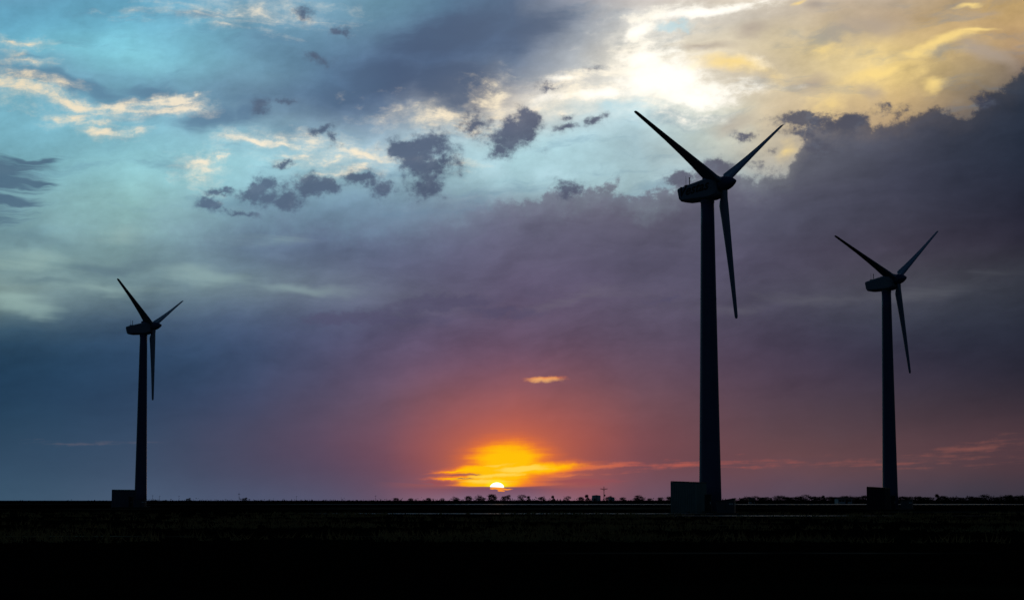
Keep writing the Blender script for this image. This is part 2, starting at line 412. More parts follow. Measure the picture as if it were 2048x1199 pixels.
# sunset glow, banks of lit haze, and the half-set disc
GX, GY = sky_xy(1008, 945)
def glow(rx, ry, cy=GY, cx=GX):
    return ellipse(P0, cx, cy, rx, ry)
g1 = M('POWER', 2.7182818, M('MULTIPLY', M('POWER', glow(172, 112, GY - 4, GX + 10), 2.0), -1.0))
sky = mix(M('MULTIPLY', g1, 0.5), sky, lin((206, 96, 72)))
g2 = M('POWER', 2.7182818, M('MULTIPLY', M('POWER', glow(98, 62, GY - 10, GX + 8), 2.0), -1.25))
sky = mix(M('MULTIPLY', g2, 0.9), sky, lin((246, 128, 44)))

PG = vmath('ADD', P0, vmath('MULTIPLY', W2, (0.5, 0.22, 0)))
# orange level wisps
WISP = [(1190,934,110,8,-5,.8),(1330,932,140,7,-5,.42),(1500,926,200,11,0,.5),(1760,926,240,11,0,.5),(1950,898,110,14,-5,.65),(1990,880,70,9,-5,.45),(1980,912,80,6,0,.4),(180,886,120,6,0,.42),(1085,759,50,8,0,.6),(905,941,50,5,0,.7),(930,955,60,5,0,.8),(1130,950,90,6,-5,.8)]
g = M('ADD', union(PG, WISP), M('MULTIPLY_ADD', low, 2.0, -1.1))
g = M('ADD', g, M('MULTIPLY_ADD', fibre, 0.7, -0.35))
wcol = ramp(smooth(AX, 0, 2048, kind='LINEAR'), [(0, lin((98, 96, 108))), (0.2, lin((98, 92, 106))), (0.42, lin((230, 116, 56))), (0.53, lin((238, 128, 64))), (0.62, lin((196, 96, 80))), (0.8, lin((134, 80, 78))), (1, lin((128, 80, 74)))])
sky = mix(M('MULTIPLY', smooth(g, -0.1, 0.8), 0.8), sky, wcol)
PEACH = [(1085,759,52,9,0,1.0)]
g = M('ADD', union(PG, PEACH), M('MULTIPLY_ADD', fibre, 1.4, -0.7))
sky = mix(M('MULTIPLY', smooth(g, 0.1, 1.0), 0.8), sky, lin((238, 176, 112)))
# the blazing yellow bank above the sun
BANK = [(1016,918,72,34),(1000,945,70,26),(1060,938,86,13,-5),(1105,934,60,6,-5,.7),(985,965,70,14,0),(960,938,55,10,-4,.9),(930,957,55,3,0,.7),(920,941,40,2.5,-4,.7)]
u = union(PG, BANK)
g = M('ADD', u, M('MULTIPLY_ADD', low, 0.5, -0.25))
sky = mix(M('MULTIPLY', smooth(g, -0.75, 0.3), 0.55), sky, lin((244, 116, 40)))
sky = mix(M('MULTIPLY', smooth(g, -0.30, 0.30), 1.0), sky, lin((255, 150, 22)))
sky = mix(M('MULTIPLY', smooth(g, -0.04, 0.50), 1.0), sky, lin((255, 192, 10)))
g = M('ADD', union(PG, [(1040,938,90,8,-4),(1000,950,70,6,-3),(980,962,60,8,0),(1000,928,40,5,-4,.7)]), M('MULTIPLY_ADD', low, 1.8, -0.95))
sky = mix(M('MULTIPLY', smooth(g, 0.0, 0.7), 0.75), sky, lin((255, 218, 92)))
# halo and disc
SX, SY = sky_xy(994, 976)
n = glow(26, 20, SY, SX)
sky = mix(smooth(n, 1.15, 0.5), sky, lin((255, 226, 20)))
n = glow(14.2, 11.6, SY, SX)
sky = mix(smooth(n, 1.06, 0.96), sky, (3.0, 2.8, 2.2))
# purple bank that cuts the disc, thin dark bars beside it
line = M('ADD', EY, M('MULTIPLY_ADD', low2, 8.0, -4.0))
line = M('ADD', line, M('MULTIPLY', M('POWER', M('DIVIDE', M('SUBTRACT', AX, SX + 10), 100.0), 2.0), 1.6))
bank = smooth(line, sky_xy(994, 971.0)[1], sky_xy(994, 974.0)[1])
bank = M('MULTIPLY', bank, smooth(M('ABSOLUTE', M('SUBTRACT', AX, SX)), 260, 50))
bank_col = ramp(smooth(EY, sky_xy(994, 970)[1], sky_xy(994, 1000)[1], kind='LINEAR'), [(0, lin((150, 84, 84))), (0.25, lin((122, 80, 98))), (1, lin((130, 104, 126)))])
sky = mix(bank, sky, bank_col)
BARS = [(930,949,42,3,0,1.0),(930,957,32,1.8,0,.9),(1160,962,110,10,-2,.7),(880,965,60,5,0,.6)]
g = M('ADD', union(PG, BARS), M('MULTIPLY_ADD', low, 1.2, -0.62))
sky = mix(M('MULTIPLY', smooth(g, 0.05, 0.6), 0.75), sky, lin((150, 78, 84)))
EMBER = [(1000,977,26,2.6,2,1.0),(985,977.5,9,2,0,1.0),(1006,981,8,2,0,.9)]
g = M('ADD', union(PG, EMBER), M('MULTIPLY_ADD', low, 1.0, -0.5))
sky = mix(smooth(g, 0.0, 0.4), sky, lin((255, 150, 40)))

# unseen sky beyond the view, darkened to keep ground and turbines black
nish = node('ShaderNodeTexSky', sky_type='NISHITA')
nish.sun_disc = False
nish.sun_elevation = SUN_EL
nish.sun_rotation = SUN_AZ
nish.altitude = 300
dim = M('MULTIPLY', smooth(AX, 2100, 3600, 1.0, 0.0), smooth(AX, -500, -4600, 1.0, 0.0))
dim = M('MULTIPLY', dim, smooth(EY, -60, -1300, 1.0, 0.0))
dark_sky = mix(1.0, nish.outputs[0], (0.0125, 0.025, 0.045), 'MULTIPLY')
dark_sky = mix(1.0, dark_sky, (0.0002, 0.0008, 0.0035), 'ADD')
sky = mix(dim, dark_sky, sky)
bg = node('ShaderNodeBackground')
put(bg.inputs[0], sky)
bg.inputs[1].default_value = 1.0
wo = node('ShaderNodeOutputWorld')
NT.links.new(bg.outputs[0], wo.inputs[0])
world.cycles.sampling_method = 'MANUAL'
world.cycles.sample_map_resolution = 512
#GEOM
# ================================================================ materials of the place
def new_mat(name, base, rough=0.6, spec=0.5, metal=0.0, var=0.25, scale=2.0, base2=None, bump=0.0, bump_scale=20.0):
    m = bpy.data.materials.new(name)
    m.use_nodes = True
    t = m.node_tree
    b = t.nodes['Principled BSDF']
    b.inputs['Roughness'].default_value = rough
    b.inputs['Metallic'].default_value = metal
    b.inputs['Specular IOR Level'].default_value = spec
    co = t.nodes.new('ShaderNodeTexCoord')
    nz = t.nodes.new('ShaderNodeTexNoise')
    nz.inputs['Scale'].default_value = scale
    nz.inputs['Detail'].default_value = 5
    t.links.new(co.outputs['Object'], nz.inputs['Vector'])
    mx = t.nodes.new('ShaderNodeMix'); mx.data_type = 'RGBA'
    c2 = base2 or tuple(v * (1 - var) for v in base)
    mx.inputs[6].default_value = (*base, 1)
    mx.inputs[7].default_value = (*c2, 1)
    t.links.new(nz.outputs[0], mx.inputs[0])
    t.links.new(mx.outputs[2], b.inputs['Base Color'])
    if bump:
        n2 = t.nodes.new('ShaderNodeTexNoise')
        n2.inputs['Scale'].default_value = bump_scale
        t.links.new(co.outputs['Object'], n2.inputs['Vector'])
        bp = t.nodes.new('ShaderNodeBump')
        bp.inputs['Strength'].default_value = bump
        t.links.new(n2.outputs[0], bp.inputs['Height'])
        t.links.new(bp.outputs[0], b.inputs['Normal'])
    return m

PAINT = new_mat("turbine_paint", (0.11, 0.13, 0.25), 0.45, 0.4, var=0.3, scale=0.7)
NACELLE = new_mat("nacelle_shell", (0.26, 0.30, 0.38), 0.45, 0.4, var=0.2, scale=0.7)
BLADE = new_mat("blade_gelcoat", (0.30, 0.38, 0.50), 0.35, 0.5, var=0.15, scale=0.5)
DARKM = new_mat("dark_metal", (0.03, 0.03, 0.035), 0.5, 0.4)
LETTER = new_mat("lettering_vinyl", (0.012, 0.012, 0.015), 0.5, 0.3)
CONC = new_mat("concrete", (0.12, 0.115, 0.105), 0.9, 0.2, var=0.4, scale=3)
SHEET = new_mat("corrugated_steel", (0.27, 0.39, 0.37), 0.55, 0.4, metal=0.2, var=0.4, scale=1.2)
SHEETX = new_mat("shade_darkened_steel", (0.06, 0.065, 0.08), 0.6, 0.3, metal=0.2, var=0.5, scale=1.2)  # darker copy of the shed steel, vignette shade put into its colour
SHEETY = new_mat("slate_steel", (0.16, 0.19, 0.26), 0.6, 0.3, metal=0.2, var=0.5, scale=1.2)
SHEETD = new_mat("dark_roof_steel", (0.05, 0.055, 0.055), 0.55, 0.4, metal=0.2, var=0.4)
CABINET = new_mat("cabinet_enamel", (0.012, 0.013, 0.016), 0.55, 0.4)
BOX = new_mat("transformer_enamel", (0.10, 0.115, 0.14), 0.45, 0.4, var=0.2)
STICK = new_mat("sticker_white", (0.8, 0.8, 0.78), 0.6, 0.3, var=0.2, scale=30)
WOOD = new_mat("weathered_wood", (0.055, 0.045, 0.038), 0.9, 0.1, var=0.4, scale=4)
BARK = new_mat("bark", (0.035, 0.028, 0.022), 0.95, 0.1, var=0.4, scale=6)
LEAF = new_mat("foliage", (0.030, 0.036, 0.018), 0.8, 0.15, base2=(0.014, 0.018, 0.010), scale=1.5)
TANK = new_mat("tank_steel", (0.80, 0.80, 0.80), 0.55, 0.3, var=0.35, scale=0.8)
WALLP = new_mat("pale_siding", (0.55, 0.56, 0.58), 0.7, 0.2, var=0.2)
ROOFP = new_mat("roof_shingle", (0.05, 0.05, 0.055), 0.9, 0.1)
PANE = new_mat("window_glass", (0.02, 0.022, 0.025), 0.1, 0.5)
SCRUB = new_mat("scrub", (0.022, 0.026, 0.013), 0.9, 0.1, base2=(0.010, 0.012, 0.007), scale=0.6)
GRASS = new_mat("dry_grass", (0.15, 0.145, 0.075), 0.85, 0.1, base2=(0.012, 0.018, 0.007), scale=0.12)

def make_translucent(m, amount):
    t = m.node_tree
    b = t.nodes['Principled BSDF']
    src = b.inputs['Base Color'].links[0].from_socket
    tr = t.nodes.new('ShaderNodeBsdfTranslucent')
    t.links.new(src, tr.inputs['Color'])
    ms = t.nodes.new('ShaderNodeMixShader'); ms.inputs[0].default_value = amount
    t.links.new(b.outputs[0], ms.inputs[1]); t.links.new(tr.outputs[0], ms.inputs[2])
    t.links.new(ms.outputs[0], t.nodes['Material Output'].inputs[0])
make_translucent(GRASS, 0.6)

# ================================================================ helpers
def mesh_obj(name, bm, mat, parent=None, matrix=None, smooth_shade=False):
    bmesh.ops.recalc_face_normals(bm, faces=bm.faces)
    me = bpy.data.meshes.new(name)
    bm.to_mesh(me); bm.free()
    me.materials.append(mat)
    if smooth_shade:
        for p in me.polygons:
            p.use_smooth = True
    o = bpy.data.objects.new(name, me)
    COL.objects.link(o)
    if parent is not None:
        o.parent = parent
    if matrix is not None:
        o.matrix_local = matrix
    return o

def tag(o, label=None, cat=None, group=None, kind=None):
    if label: o['label'] = label
    if cat: o['category'] = cat
    if group: o['group'] = group
    if kind: o['kind'] = kind
    return o

def thing(name, label, cat, loc=(0, 0, 0), rz=0.0, group=None):
    o = bpy.data.objects.new(name, None)
    o.empty_display_size = 0.5
    COL.objects.link(o)
    o.location = loc
    o.rotation_euler = (0, 0, rz)
    return tag(o, label, cat, group)

def box(bm, x0, x1, y0, y1, z0, z1):
    v = [bm.verts.new((x, y, z)) for z in (z0, z1) for y in (y0, y1) for x in (x0, x1)]
    for f in ((0, 1, 3, 2), (4, 5, 7, 6), (0, 1, 5, 4), (2, 3, 7, 6), (0, 2, 6, 4), (1, 3, 7, 5)):
        bm.faces.new([v[i] for i in f])

def loft(bm, rings, cap=True):
    vs = [[bm.verts.new(p) for p in ring] for ring in rings]
    n = len(vs[0])
    for a, b in zip(vs[:-1], vs[1:]):
        for i in range(n):
            bm.faces.new((a[i], a[(i + 1) % n], b[(i + 1) % n], b[i]))
    if cap:
        bm.faces.new(list(reversed(vs[0]))); bm.faces.new(vs[-1])

def lathe(bm, prof, n=32, axis='Z'):
    rings = []
    for (h, r) in prof:
        ring = []
        for i in range(n):
            a = 2 * math.pi * i / n
            c, s = math.cos(a) * r, math.sin(a) * r
            ring.append((c, s, h) if axis == 'Z' else (h, c, s))
        rings.append(ring)
    loft(bm, rings)

def tube(bm, p, q, r0, r1=None, n=8):
    p, q = Vector(p), Vector(q)
    r1 = r0 if r1 is None else r1
    z = (q - p).normalized()
    x = z.orthogonal().normalized(); y = z.cross(x)
    loft(bm, [[(c + x * math.cos(2 * math.pi * i / n) * r + y * math.sin(2 * math.pi * i / n) * r) for i in range(n)] for c, r in ((p, r0), (q, r1))])

def ground_point(px, dist):
    """a place on the ground along a bearing read from the photograph, dist metres away"""
    dd = ray(px, 1000)
    k = dist / math.hypot(dd[0], dd[1])
    return Vector((dd[0] * k, dd[1] * k, 0))

# ================================================================ ground
def ground_height(x, y):
    return 0.0

def build_ground():
    bm = bmesh.new()
    rad = [0.01, 4, 8, 14, 20, 26, 33, 42, 55, 72, 95, 125, 165, 220, 300, 420, 600, 900, 1400, 2200, 4000, 9000, 20000, 45000]
    n = 96
    rings = []
    for r in rad:
        ring = []
        for i in range(n):
            a = 2 * math.pi * i / n
            ring.append(bm.verts.new((math.cos(a) * r, math.sin(a) * r, ground_height(0, 0))))
        rings.append(ring)
    for a, b in zip(rings[:-1], rings[1:]):
        for i in range(n):
            bm.faces.new((a[i], a[(i + 1) % n], b[(i + 1) % n], b[i]))
    bm.faces.new(rings[0])
    m = bpy.data.materials.new("field_soil")
    m.use_nodes = True
    t = m.node_tree
    t.nodes.remove(t.nodes['Principled BSDF'])
    b = t.nodes.new('ShaderNodeBsdfDiffuse')
    t.links.new(b.outputs[0], t.nodes['Material Output'].inputs[0])
    co = t.nodes.new('ShaderNodeTexCoord')
    def nz(sx, sy, detail, seed):
        mp = t.nodes.new('ShaderNodeMapping'); mp.inputs[3].default_value = (sx, sy, 1); mp.inputs[1].default_value = (seed, seed * 2, 0)
        t.links.new(co.outputs['Object'], mp.inputs[0])
        k = t.nodes.new('ShaderNodeTexNoise'); k.inputs['Scale'].default_value = 1; k.inputs['Detail'].default_value = detail; k.inputs['Roughness'].default_value = 0.6
        t.links.new(mp.outputs[0], k.inputs['Vector'])
        return k.outputs[0]
    def rng(v, a, c, lo=0.0, hi=1.0):
        k = t.nodes.new('ShaderNodeMapRange'); k.interpolation_type = 'SMOOTHSTEP'
        t.links.new(v, k.inputs[0])
        for i, q in enumerate((a, c, lo, hi)): k.inputs[i + 1].default_value = q
        return k.outputs[0]
    def mx(f, a, c):
        k = t.nodes.new('ShaderNodeMix'); k.data_type = 'RGBA'
        t.links.new(f, k.inputs[0])
        for i, q in ((6, a), (7, c)):
            if isinstance(q, tuple): k.inputs[i].default_value = (*q, 1)
            else: t.links.new(q, k.inputs[i])
        return k.outputs[2]
    def mul(a, c):
        k = t.nodes.new('ShaderNodeMath'); k.operation = 'MULTIPLY'
        t.links.new(a, k.inputs[0])
        if isinstance(c, float): k.inputs[1].default_value = c
        else: t.links.new(c, k.inputs[1])
        return k.outputs[0]
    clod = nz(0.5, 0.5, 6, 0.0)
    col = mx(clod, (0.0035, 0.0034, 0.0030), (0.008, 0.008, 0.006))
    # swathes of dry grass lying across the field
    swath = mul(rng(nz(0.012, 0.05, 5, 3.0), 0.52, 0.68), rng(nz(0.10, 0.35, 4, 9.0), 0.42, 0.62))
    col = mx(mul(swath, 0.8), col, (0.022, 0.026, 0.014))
    # bare pale farm tracks and stubble strips crossing the flat far out
    sx = t.nodes.new('ShaderNodeSeparateXYZ'); t.links.new(co.outputs['Object'], sx.inputs[0])
    wob = nz(0.02, 0.004, 4, 5.0)
    sheen_mask = None
    def strip(y0, half, x0, x1, thr, colr, wamp, sheen=False):
        nonlocal col, sheen_mask
        k = t.nodes.new('ShaderNodeMath'); k.operation = 'MULTIPLY_ADD'
        t.links.new(wob, k.inputs[0]); k.inputs[1].default_value = wamp; k.inputs[2].default_value = -0.5 * wamp
        a = t.nodes.new('ShaderNodeMath'); a.operation = 'ADD'
        t.links.new(sx.outputs[1], a.inputs[0]); t.links.new(k.outputs[0], a.inputs[1])
        s = t.nodes.new('ShaderNodeMath'); s.operation = 'SUBTRACT'; t.links.new(a.outputs[0], s.inputs[0]); s.inputs[1].default_value = y0
        ab = t.nodes.new('ShaderNodeMath'); ab.operation = 'ABSOLUTE'; t.links.new(s.outputs[0], ab.inputs[0])
        f = rng(ab.outputs[0], half, half * 0.6)
        f = mul(f, rng(sx.outputs[0], x0 - 8, x0 + 8)); f = mul(f, rng(sx.outputs[0], x1 + 8, x1 - 8))
        f = mul(f, rng(nz(0.03 * 180 / y0, 0.02, 4, y0 * 0.37), thr, thr + 0.12))
        col = mx(f, col, colr)
        if sheen:
            if sheen_mask is None: sheen_mask = f
            else:
                k = t.nodes.new('ShaderNodeMath'); k.operation = 'MAXIMUM'; t.links.new(sheen_mask, k.inputs[0]); t.links.new(f, k.inputs[1]); sheen_mask = k.outputs[0]
    strip(640, 62, -20, 160, 0.36, (0.80, 0.76, 0.72), 20, True)
    strip(640, 50, -170, -20, 0.46, (0.34, 0.38, 0.30), 20)
    strip(470, 12, -200, 140, 0.50, (0.30, 0.30, 0.22), 20)
    strip(330, 10, -60, 60, 0.46, (0.26, 0.24, 0.14), 16)
    strip(290, 8, -90, 20, 0.46, (0.24, 0.23, 0.15), 12)
    strip(186, 4.5, -14, 15, 0.34, (0.70, 0.70, 0.66), 10, True)
    strip(160, 3.5, 15, 34, 0.40, (0.66, 0.66, 0.62), 8, True)
    strip(215, 4.0, 22, 60, 0.45, (0.30, 0.32, 0.30), 10)
    strip(120, 2.0, -22, 4, 0.50, (0.26, 0.25, 0.16), 8)
    strip(98, 1.8, -14, 10, 0.50, (0.22, 0.21, 0.14), 6)
    strip(68, 1.2, -20, -4, 0.48, (0.22, 0.23, 0.15), 4)
    strip(46, 0.8, 4, 12, 0.44, (0.16, 0.15, 0.11), 3)
    t.links.new(col, b.inputs['Color'])
    # gloss added to brighten the bare tracks with a sheen of low sky
    sheen = t.nodes.new('ShaderNodeBsdfGlossy')
    sheen.inputs['Roughness'].default_value = 0.5
    sheen.inputs['Color'].default_value = (0.62, 0.66, 0.70, 1)
    ms = t.nodes.new('ShaderNodeMixShader')
    t.links.new(mul(sheen_mask, 0.42), ms.inputs[0])
    t.links.new(b.outputs[0], ms.inputs[1]); t.links.new(sheen.outputs[0], ms.inputs[2])
    t.links.new(ms.outputs[0], t.nodes['Material Output'].inputs[0])
    bp = t.nodes.new('ShaderNodeBump'); bp.inputs['Strength'].default_value = 0.4; bp.inputs['Distance'].default_value = 0.1
    t.links.new(clod, bp.inputs['Height']); t.links.new(bp.outputs[0], b.inputs['Normal'])
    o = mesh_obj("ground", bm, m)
    for p in o.data.polygons:
        if p.normal.z < 0: p.flip()
    tag(o, kind='structure')
build_ground()

# ================================================================ wind turbines
HUB_Z, TILT, CONE, ROTOR_R, OVERHANG = 32.55, R(4.5), R(2.3), 13.5, 2.2

def nacelle_bm():
    bm = bmesh.new()
    def sec(x, top, bot, w, slant=0.0, ch=1.0):
        pts = [(0.0, top + 0.05), (0.62, top), (0.82, top - 0.10), (0.90, top - 0.24), (0.90, bot + 0.30), (0.88, bot + 0.22), (0.62, bot + 0.02), (0.0, bot)]
        full = pts + [(-a, z) for a, z in reversed(pts[1:-1])]
        return [(x + slant * (top - z), a * w, z) for a, z in full]
    loft(bm, [sec(-5.47, -0.02, -1.30, 0.96, 0.24), sec(-5.40, 0.04, -1.38, 1.0, 0.22), sec(-4.7, 0.16, -1.47, 1.0, 0.04),
              sec(-1.5, 0.74, -1.48, 1.0), sec(-0.75, 0.78, -1.34, 1.0), sec(-0.45, 0.68, -1.10, 0.86), sec(-0.42, 0.5, -0.9, 0.7)])
    return bm

def blade_bm():
    bm = bmesh.new()
    # radius, chord ahead of the pitch axis, chord behind it, thickness
    S = [(0.45, .27, .27, .54), (0.95, .24, .32, .52), (1.3, .20, .72, .46), (1.65, .22, 1.00, .40), (2.05, .25, 1.16, .36), (2.6, .26, 1.10, .33), (4.0, .26, .92, .27),
         (6.0, .25, .72, .20), (8.5, .23, .51, .14), (11.0, .21, .36, .10), (12.6, .20, .28, .075), (13.2, .19, .24, .065), (13.4, .16, .20, .05), (13.5, .10, .12, .03)]
    n = 20
    rings = []
    for r, le, te, th in S:
        ring = []
        tw = R(9) * max(0.0, 1 - r / 9.0)
        round_root = max(0.0, 1 - max(0.0, r - 0.5) / 1.4)
        for i in range(n):
            a = 2 * math.pi * i / n
            cx = math.cos(a)
            x = cx * (le if cx > 0 else te)
            # airfoil: full nose, thin trailing edge
            tail = 1.0 if cx > 0 else (1 - (1 - round_root) * 0.55 * (-cx))
            y = math.sin(a) * th / 2 * tail
            if cx < 0: y -= (1 - round_root) * 0.10 * te * cx * cx * (1 - 0.3 * cx)
            ring.append((x * math.cos(tw) - y * math.sin(tw), x * math.sin(tw) + y * math.cos(tw), r))
        rings.append(ring)
    loft(bm, rings)
    return bm

NAC_ROT = Matrix.Rotation(-TILT * 0.0, 4, 'Y')

def make_turbine(label, letters):
    root = thing('wind_turbine', label, 'wind turbine', group='wind turbines on the plain')
    top_z = HUB_Z - 1.42
    bm = bmesh.new()
    prof = []
    for k in range(13):
        f = k / 12
        prof.append((f * top_z, 1.13 + (0.66 - 1.13) * f ** 0.92))
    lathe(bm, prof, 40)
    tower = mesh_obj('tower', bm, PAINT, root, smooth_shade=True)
    bm = bmesh.new(); lathe(bm, [(top_z - 0.32, 0.70), (top_z - 0.02, 0.70)], 40)
    mesh_obj('collar', bm, PAINT, tower)
    for f in (0.34, 0.68):
        bm = bmesh.new(); r = 1.13 + (0.66 - 1.13) * f ** 0.92 + 0.012
        lathe(bm, [(f * top_z - 0.05, r), (f * top_z + 0.05, r)], 40)
        mesh_obj('flange', bm, PAINT, tower)
    bm = bmesh.new(); lathe(bm, [(-0.1, 1.75), (0.16, 1.72), (0.2, 1.68)], 40)
    mesh_obj('foundation', bm, CONC, root)
    at = Matrix.Translation((OVERHANG, 0, HUB_Z))
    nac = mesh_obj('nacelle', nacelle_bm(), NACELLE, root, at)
    for p in nac.data.polygons: p.use_smooth = False
    bv = nac.modifiers.new('edge', 'BEVEL'); bv.width = 0.05; bv.segments = 2; bv.limit_method = 'ANGLE'
    bm = bmesh.new()
    loft(bm, [[(-2.55, -0.4, 0.50), (-2.55, 0.4, 0.50), (-1.15, 0.4, 0.75), (-1.15, -0.4, 0.75)],
              [(-2.5, -0.38, 0.92), (-2.5, 0.38, 0.92), (-1.8, 0.3, 1.10), (-1.8, -0.3, 1.10)]])
    mesh_obj('roof_hatch', bm, PAINT, nac)
    bm = bmesh.new(); box(bm, -4.95, -4.15, -0.3, 0.3, 0.06, 0.34); mesh_obj('sensor_box', bm, DARKM, nac)
    bm = bmesh.new(); tube(bm, (-4.55, 0.05, 0.3), (-4.55, 0.05, 1.05), 0.05, 0.045); box(bm, -4.60, -4.50, 0.0, 0.10, 1.0, 1.12); mesh_obj('wind_vane_mast', bm, DARKM, nac)
    bm = bmesh.new(); tube(bm, (-4.85, -0.15, 0.3), (-4.85, -0.15, 1.28), 0.02, 0.014); mesh_obj('antenna', bm, DARKM, nac)
    bm = bmesh.new(); tube(bm, (-5.2, 0.0, 0.06), (-5.32, 0.0, 0.24), 0.02, 0.02); tube(bm, (-5.26, -0.08, 0.15), (-5.26, 0.08, 0.15), 0.02); mesh_obj('lifting_eye', bm, DARKM, nac)
    if letters:
        cu = bpy.data.curves.new('lettering', 'FONT')
        cu.body = "Vestas"
        cu.size = 1.12; cu.shear = 0.32; cu.offset = 0.026; cu.extrude = 0.006; cu.space_character = 1.06
        tmp = bpy.data.objects.new('lettering_curve', cu)
        COL.objects.link(tmp)
        dg = bpy.context.evaluated_depsgraph_get()
        me = bpy.data.meshes.new_from_object(tmp.evaluated_get(dg))
        bpy.data.objects.remove(tmp)
        xs = [v.co.x for v in me.vertices]; x0, x1 = min(xs), max(xs)
        k = 3.75 / (x1 - x0)
        for v in me.vertices:
            x = (v.co.x - x0) * k; y = v.co.y * k * 0.98
            v.co = (-4.98 + x, -0.909 - v.co.z, -0.90 + y + x * 0.112)
        # small mark after the word
        bm = bmesh.new(); bm.from_mesh(me)
        box(bm, -1.12, -1.05, -0.915, -0.905, -0.42, -0.35)
        box(bm, -1.10, -0.88, -0.915, -0.905, -0.50, -0.47)
        bpy.data.meshes.remove(me)
        mesh_obj('lettering', bm, LETTER, nac)
    tilt = Matrix.Rotation(-TILT, 4, 'Y')
    bm = bmesh.new()
    pr = [(-0.44, 0.60), (-0.40, 0.70), (-0.1, 0.735), (0.25, 0.71), (0.55, 0.63), (0.85, 0.51), (1.1, 0.37), (1.3, 0.24), (1.43, 0.13), (1.50, 0.05), (1.515, 0.01)]
    lathe(bm, pr, 32, 'X')
    mesh_obj('hub', bm, PAINT, root, at @ tilt, smooth_shade=True)
    blades = []
    me = None
    for k in range(3):
        if me is None:
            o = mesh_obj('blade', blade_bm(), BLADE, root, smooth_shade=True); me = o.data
        else:
            o = bpy.data.objects.new('blade', me); COL.objects.link(o); o.parent = root
        blades.append(o)
    return root, blades

def pose(root, blades, hub_x, hub_y, yaw_deg, phase_deg):
    yaw = R(yaw_deg)
    nx, ny = math.sin(yaw), math.cos(yaw)
    root.location = (hub_x - OVERHANG * nx, hub_y - OVERHANG * ny, 0)
    root.rotation_euler = (0, 0, math.pi / 2 - yaw)
    n = Vector((math.cos(TILT), 0, math.sin(TILT)))
    v = Vector((-math.sin(TILT), 0, math.cos(TILT)))
    for k, b in enumerate(blades):
        a = R(phase_deg) + k * 2 * math.pi / 3
        d = (Vector((0, -1, 0)) * math.cos(a) + v * math.sin(a)) * math.cos(CONE) - n * math.sin(CONE)
        x = (n - d * n.dot(d)).normalized()
        y = d.cross(x)
        m = Matrix(((x.x, y.x, d.x, OVERHANG), (x.y, y.y, d.y, 0), (x.z, y.z, d.z, HUB_Z), (0, 0, 0, 1)))
        b.matrix_local = m

def copy_tree(o, parent=None):
    c = o.copy(); COL.objects.link(c)
    if parent is not None:
        c.parent = parent
    for ch in list(o.children):
        copy_tree(ch, c)
    return c

t1, b1 = make_turbine('tallest dark wind turbine right of the sunset, with lettering on its nacelle', True)
pose(t1, b1, 21.13, 196.87, 135.2, 25.6)
t2, b2 = make_turbine('smallest and farthest wind turbine, alone in the blue dusk left of the sunset', False)
pose(t2, b2, -64.7, 360.55, 109.7, 34.3)
t3 = copy_tree(t2)
t3['label'] = 'middle-sized wind turbine nearest the right edge, before a dense row of trees'
pose(t3, [c for c in t3.children if c.name.startswith('blade')], 55.04, 283.25, 139.9, 23.3)

# ================================================================ sheds, cabinets and transformers at the tower feet
def shed_parts(root, w, dp, h, drop, steel):
    """corrugated walls, mono-pitch roof falling towards +X; local origin at the near corner"""
    bm = bmesh.new()
    def wall(p, q, hp, hq, n):
        p, q = Vector(p), Vector(q)
        t = (q - p); nrm = Vector((t.y, -t.x, 0)).normalized()
        pts = []
        for i in range(n + 1):
            f = i / n
            for g, off in ((0.0, 0.0), (0.22, 0.0), (0.36, 0.07), (0.64, 0.07), (0.78, 0.0)):
                ff = f + g / n
                if ff > 1.0001: continue
                b = p + t * ff + nrm * off
                pts.append((b, hp + (hq - hp) * ff))
        lo = [bm.verts.new((b.x, b.y, 0)) for b, z in pts]
        hi = [bm.verts.new((b.x, b.y, z)) for b, z in pts]
        for i in range(len(pts) - 1):
            bm.faces.new((lo[i], lo[i + 1], hi[i + 1], hi[i]))
    # corners: near corner (0,0); front wall runs to -X, side wall runs to +Y
    hl, hr = h, h - drop
    wall((-w, 0, 0), (0, 0, 0), hl, hr, 13)
    wall((0, 0, 0), (0, dp, 0), hr, hr, 12)
    wall((0, dp, 0), (-w, dp, 0), hr, hl, 13)
    wall((-w, dp, 0), (-w, 0, 0), hl, hl, 12)
    mesh_obj('wall', bm, steel, root)
    bm = bmesh.new()
    o = 0.07
    ring = [(-w - o, -o), (o, -o), (o, dp + o), (-w - o, dp + o)]
    zz = lambda x: hl + (hr - hl) * (x + w) / w
    loft(bm, [[(x, y, zz(x) + 0.004) for x, y in ring], [(x, y, zz(x) + 0.07) for x, y in ring]])
    mesh_obj('roof', bm, SHEETD, root)
    for (x, y) in ((0.03, -0.03), (-w - 0.03, -0.03)):
        bm = bmesh.new()
        box(bm, x - 0.06, x + 0.06, y - 0.03, y + 0.06, 0, zz(x) - 0.02)
        mesh_obj('corner_trim', bm, steel, root)
    bm = bmesh.new(); box(bm, -w - 0.15, 0.15, -0.15, dp + 0.15, -0.05, 0.05); mesh_obj('footing', bm, CONC, root)

def place_shed(px, dist, rz, label, w=2.5, dp=2.5, h=3.0, drop=0.12, steel=None):
    root = thing('metal_shed', label, 'shed', ground_point(px, dist), rz, 'sheds beside the turbine towers')
    shed_parts(root, w, dp, h, drop, steel or SHEET)
    return root

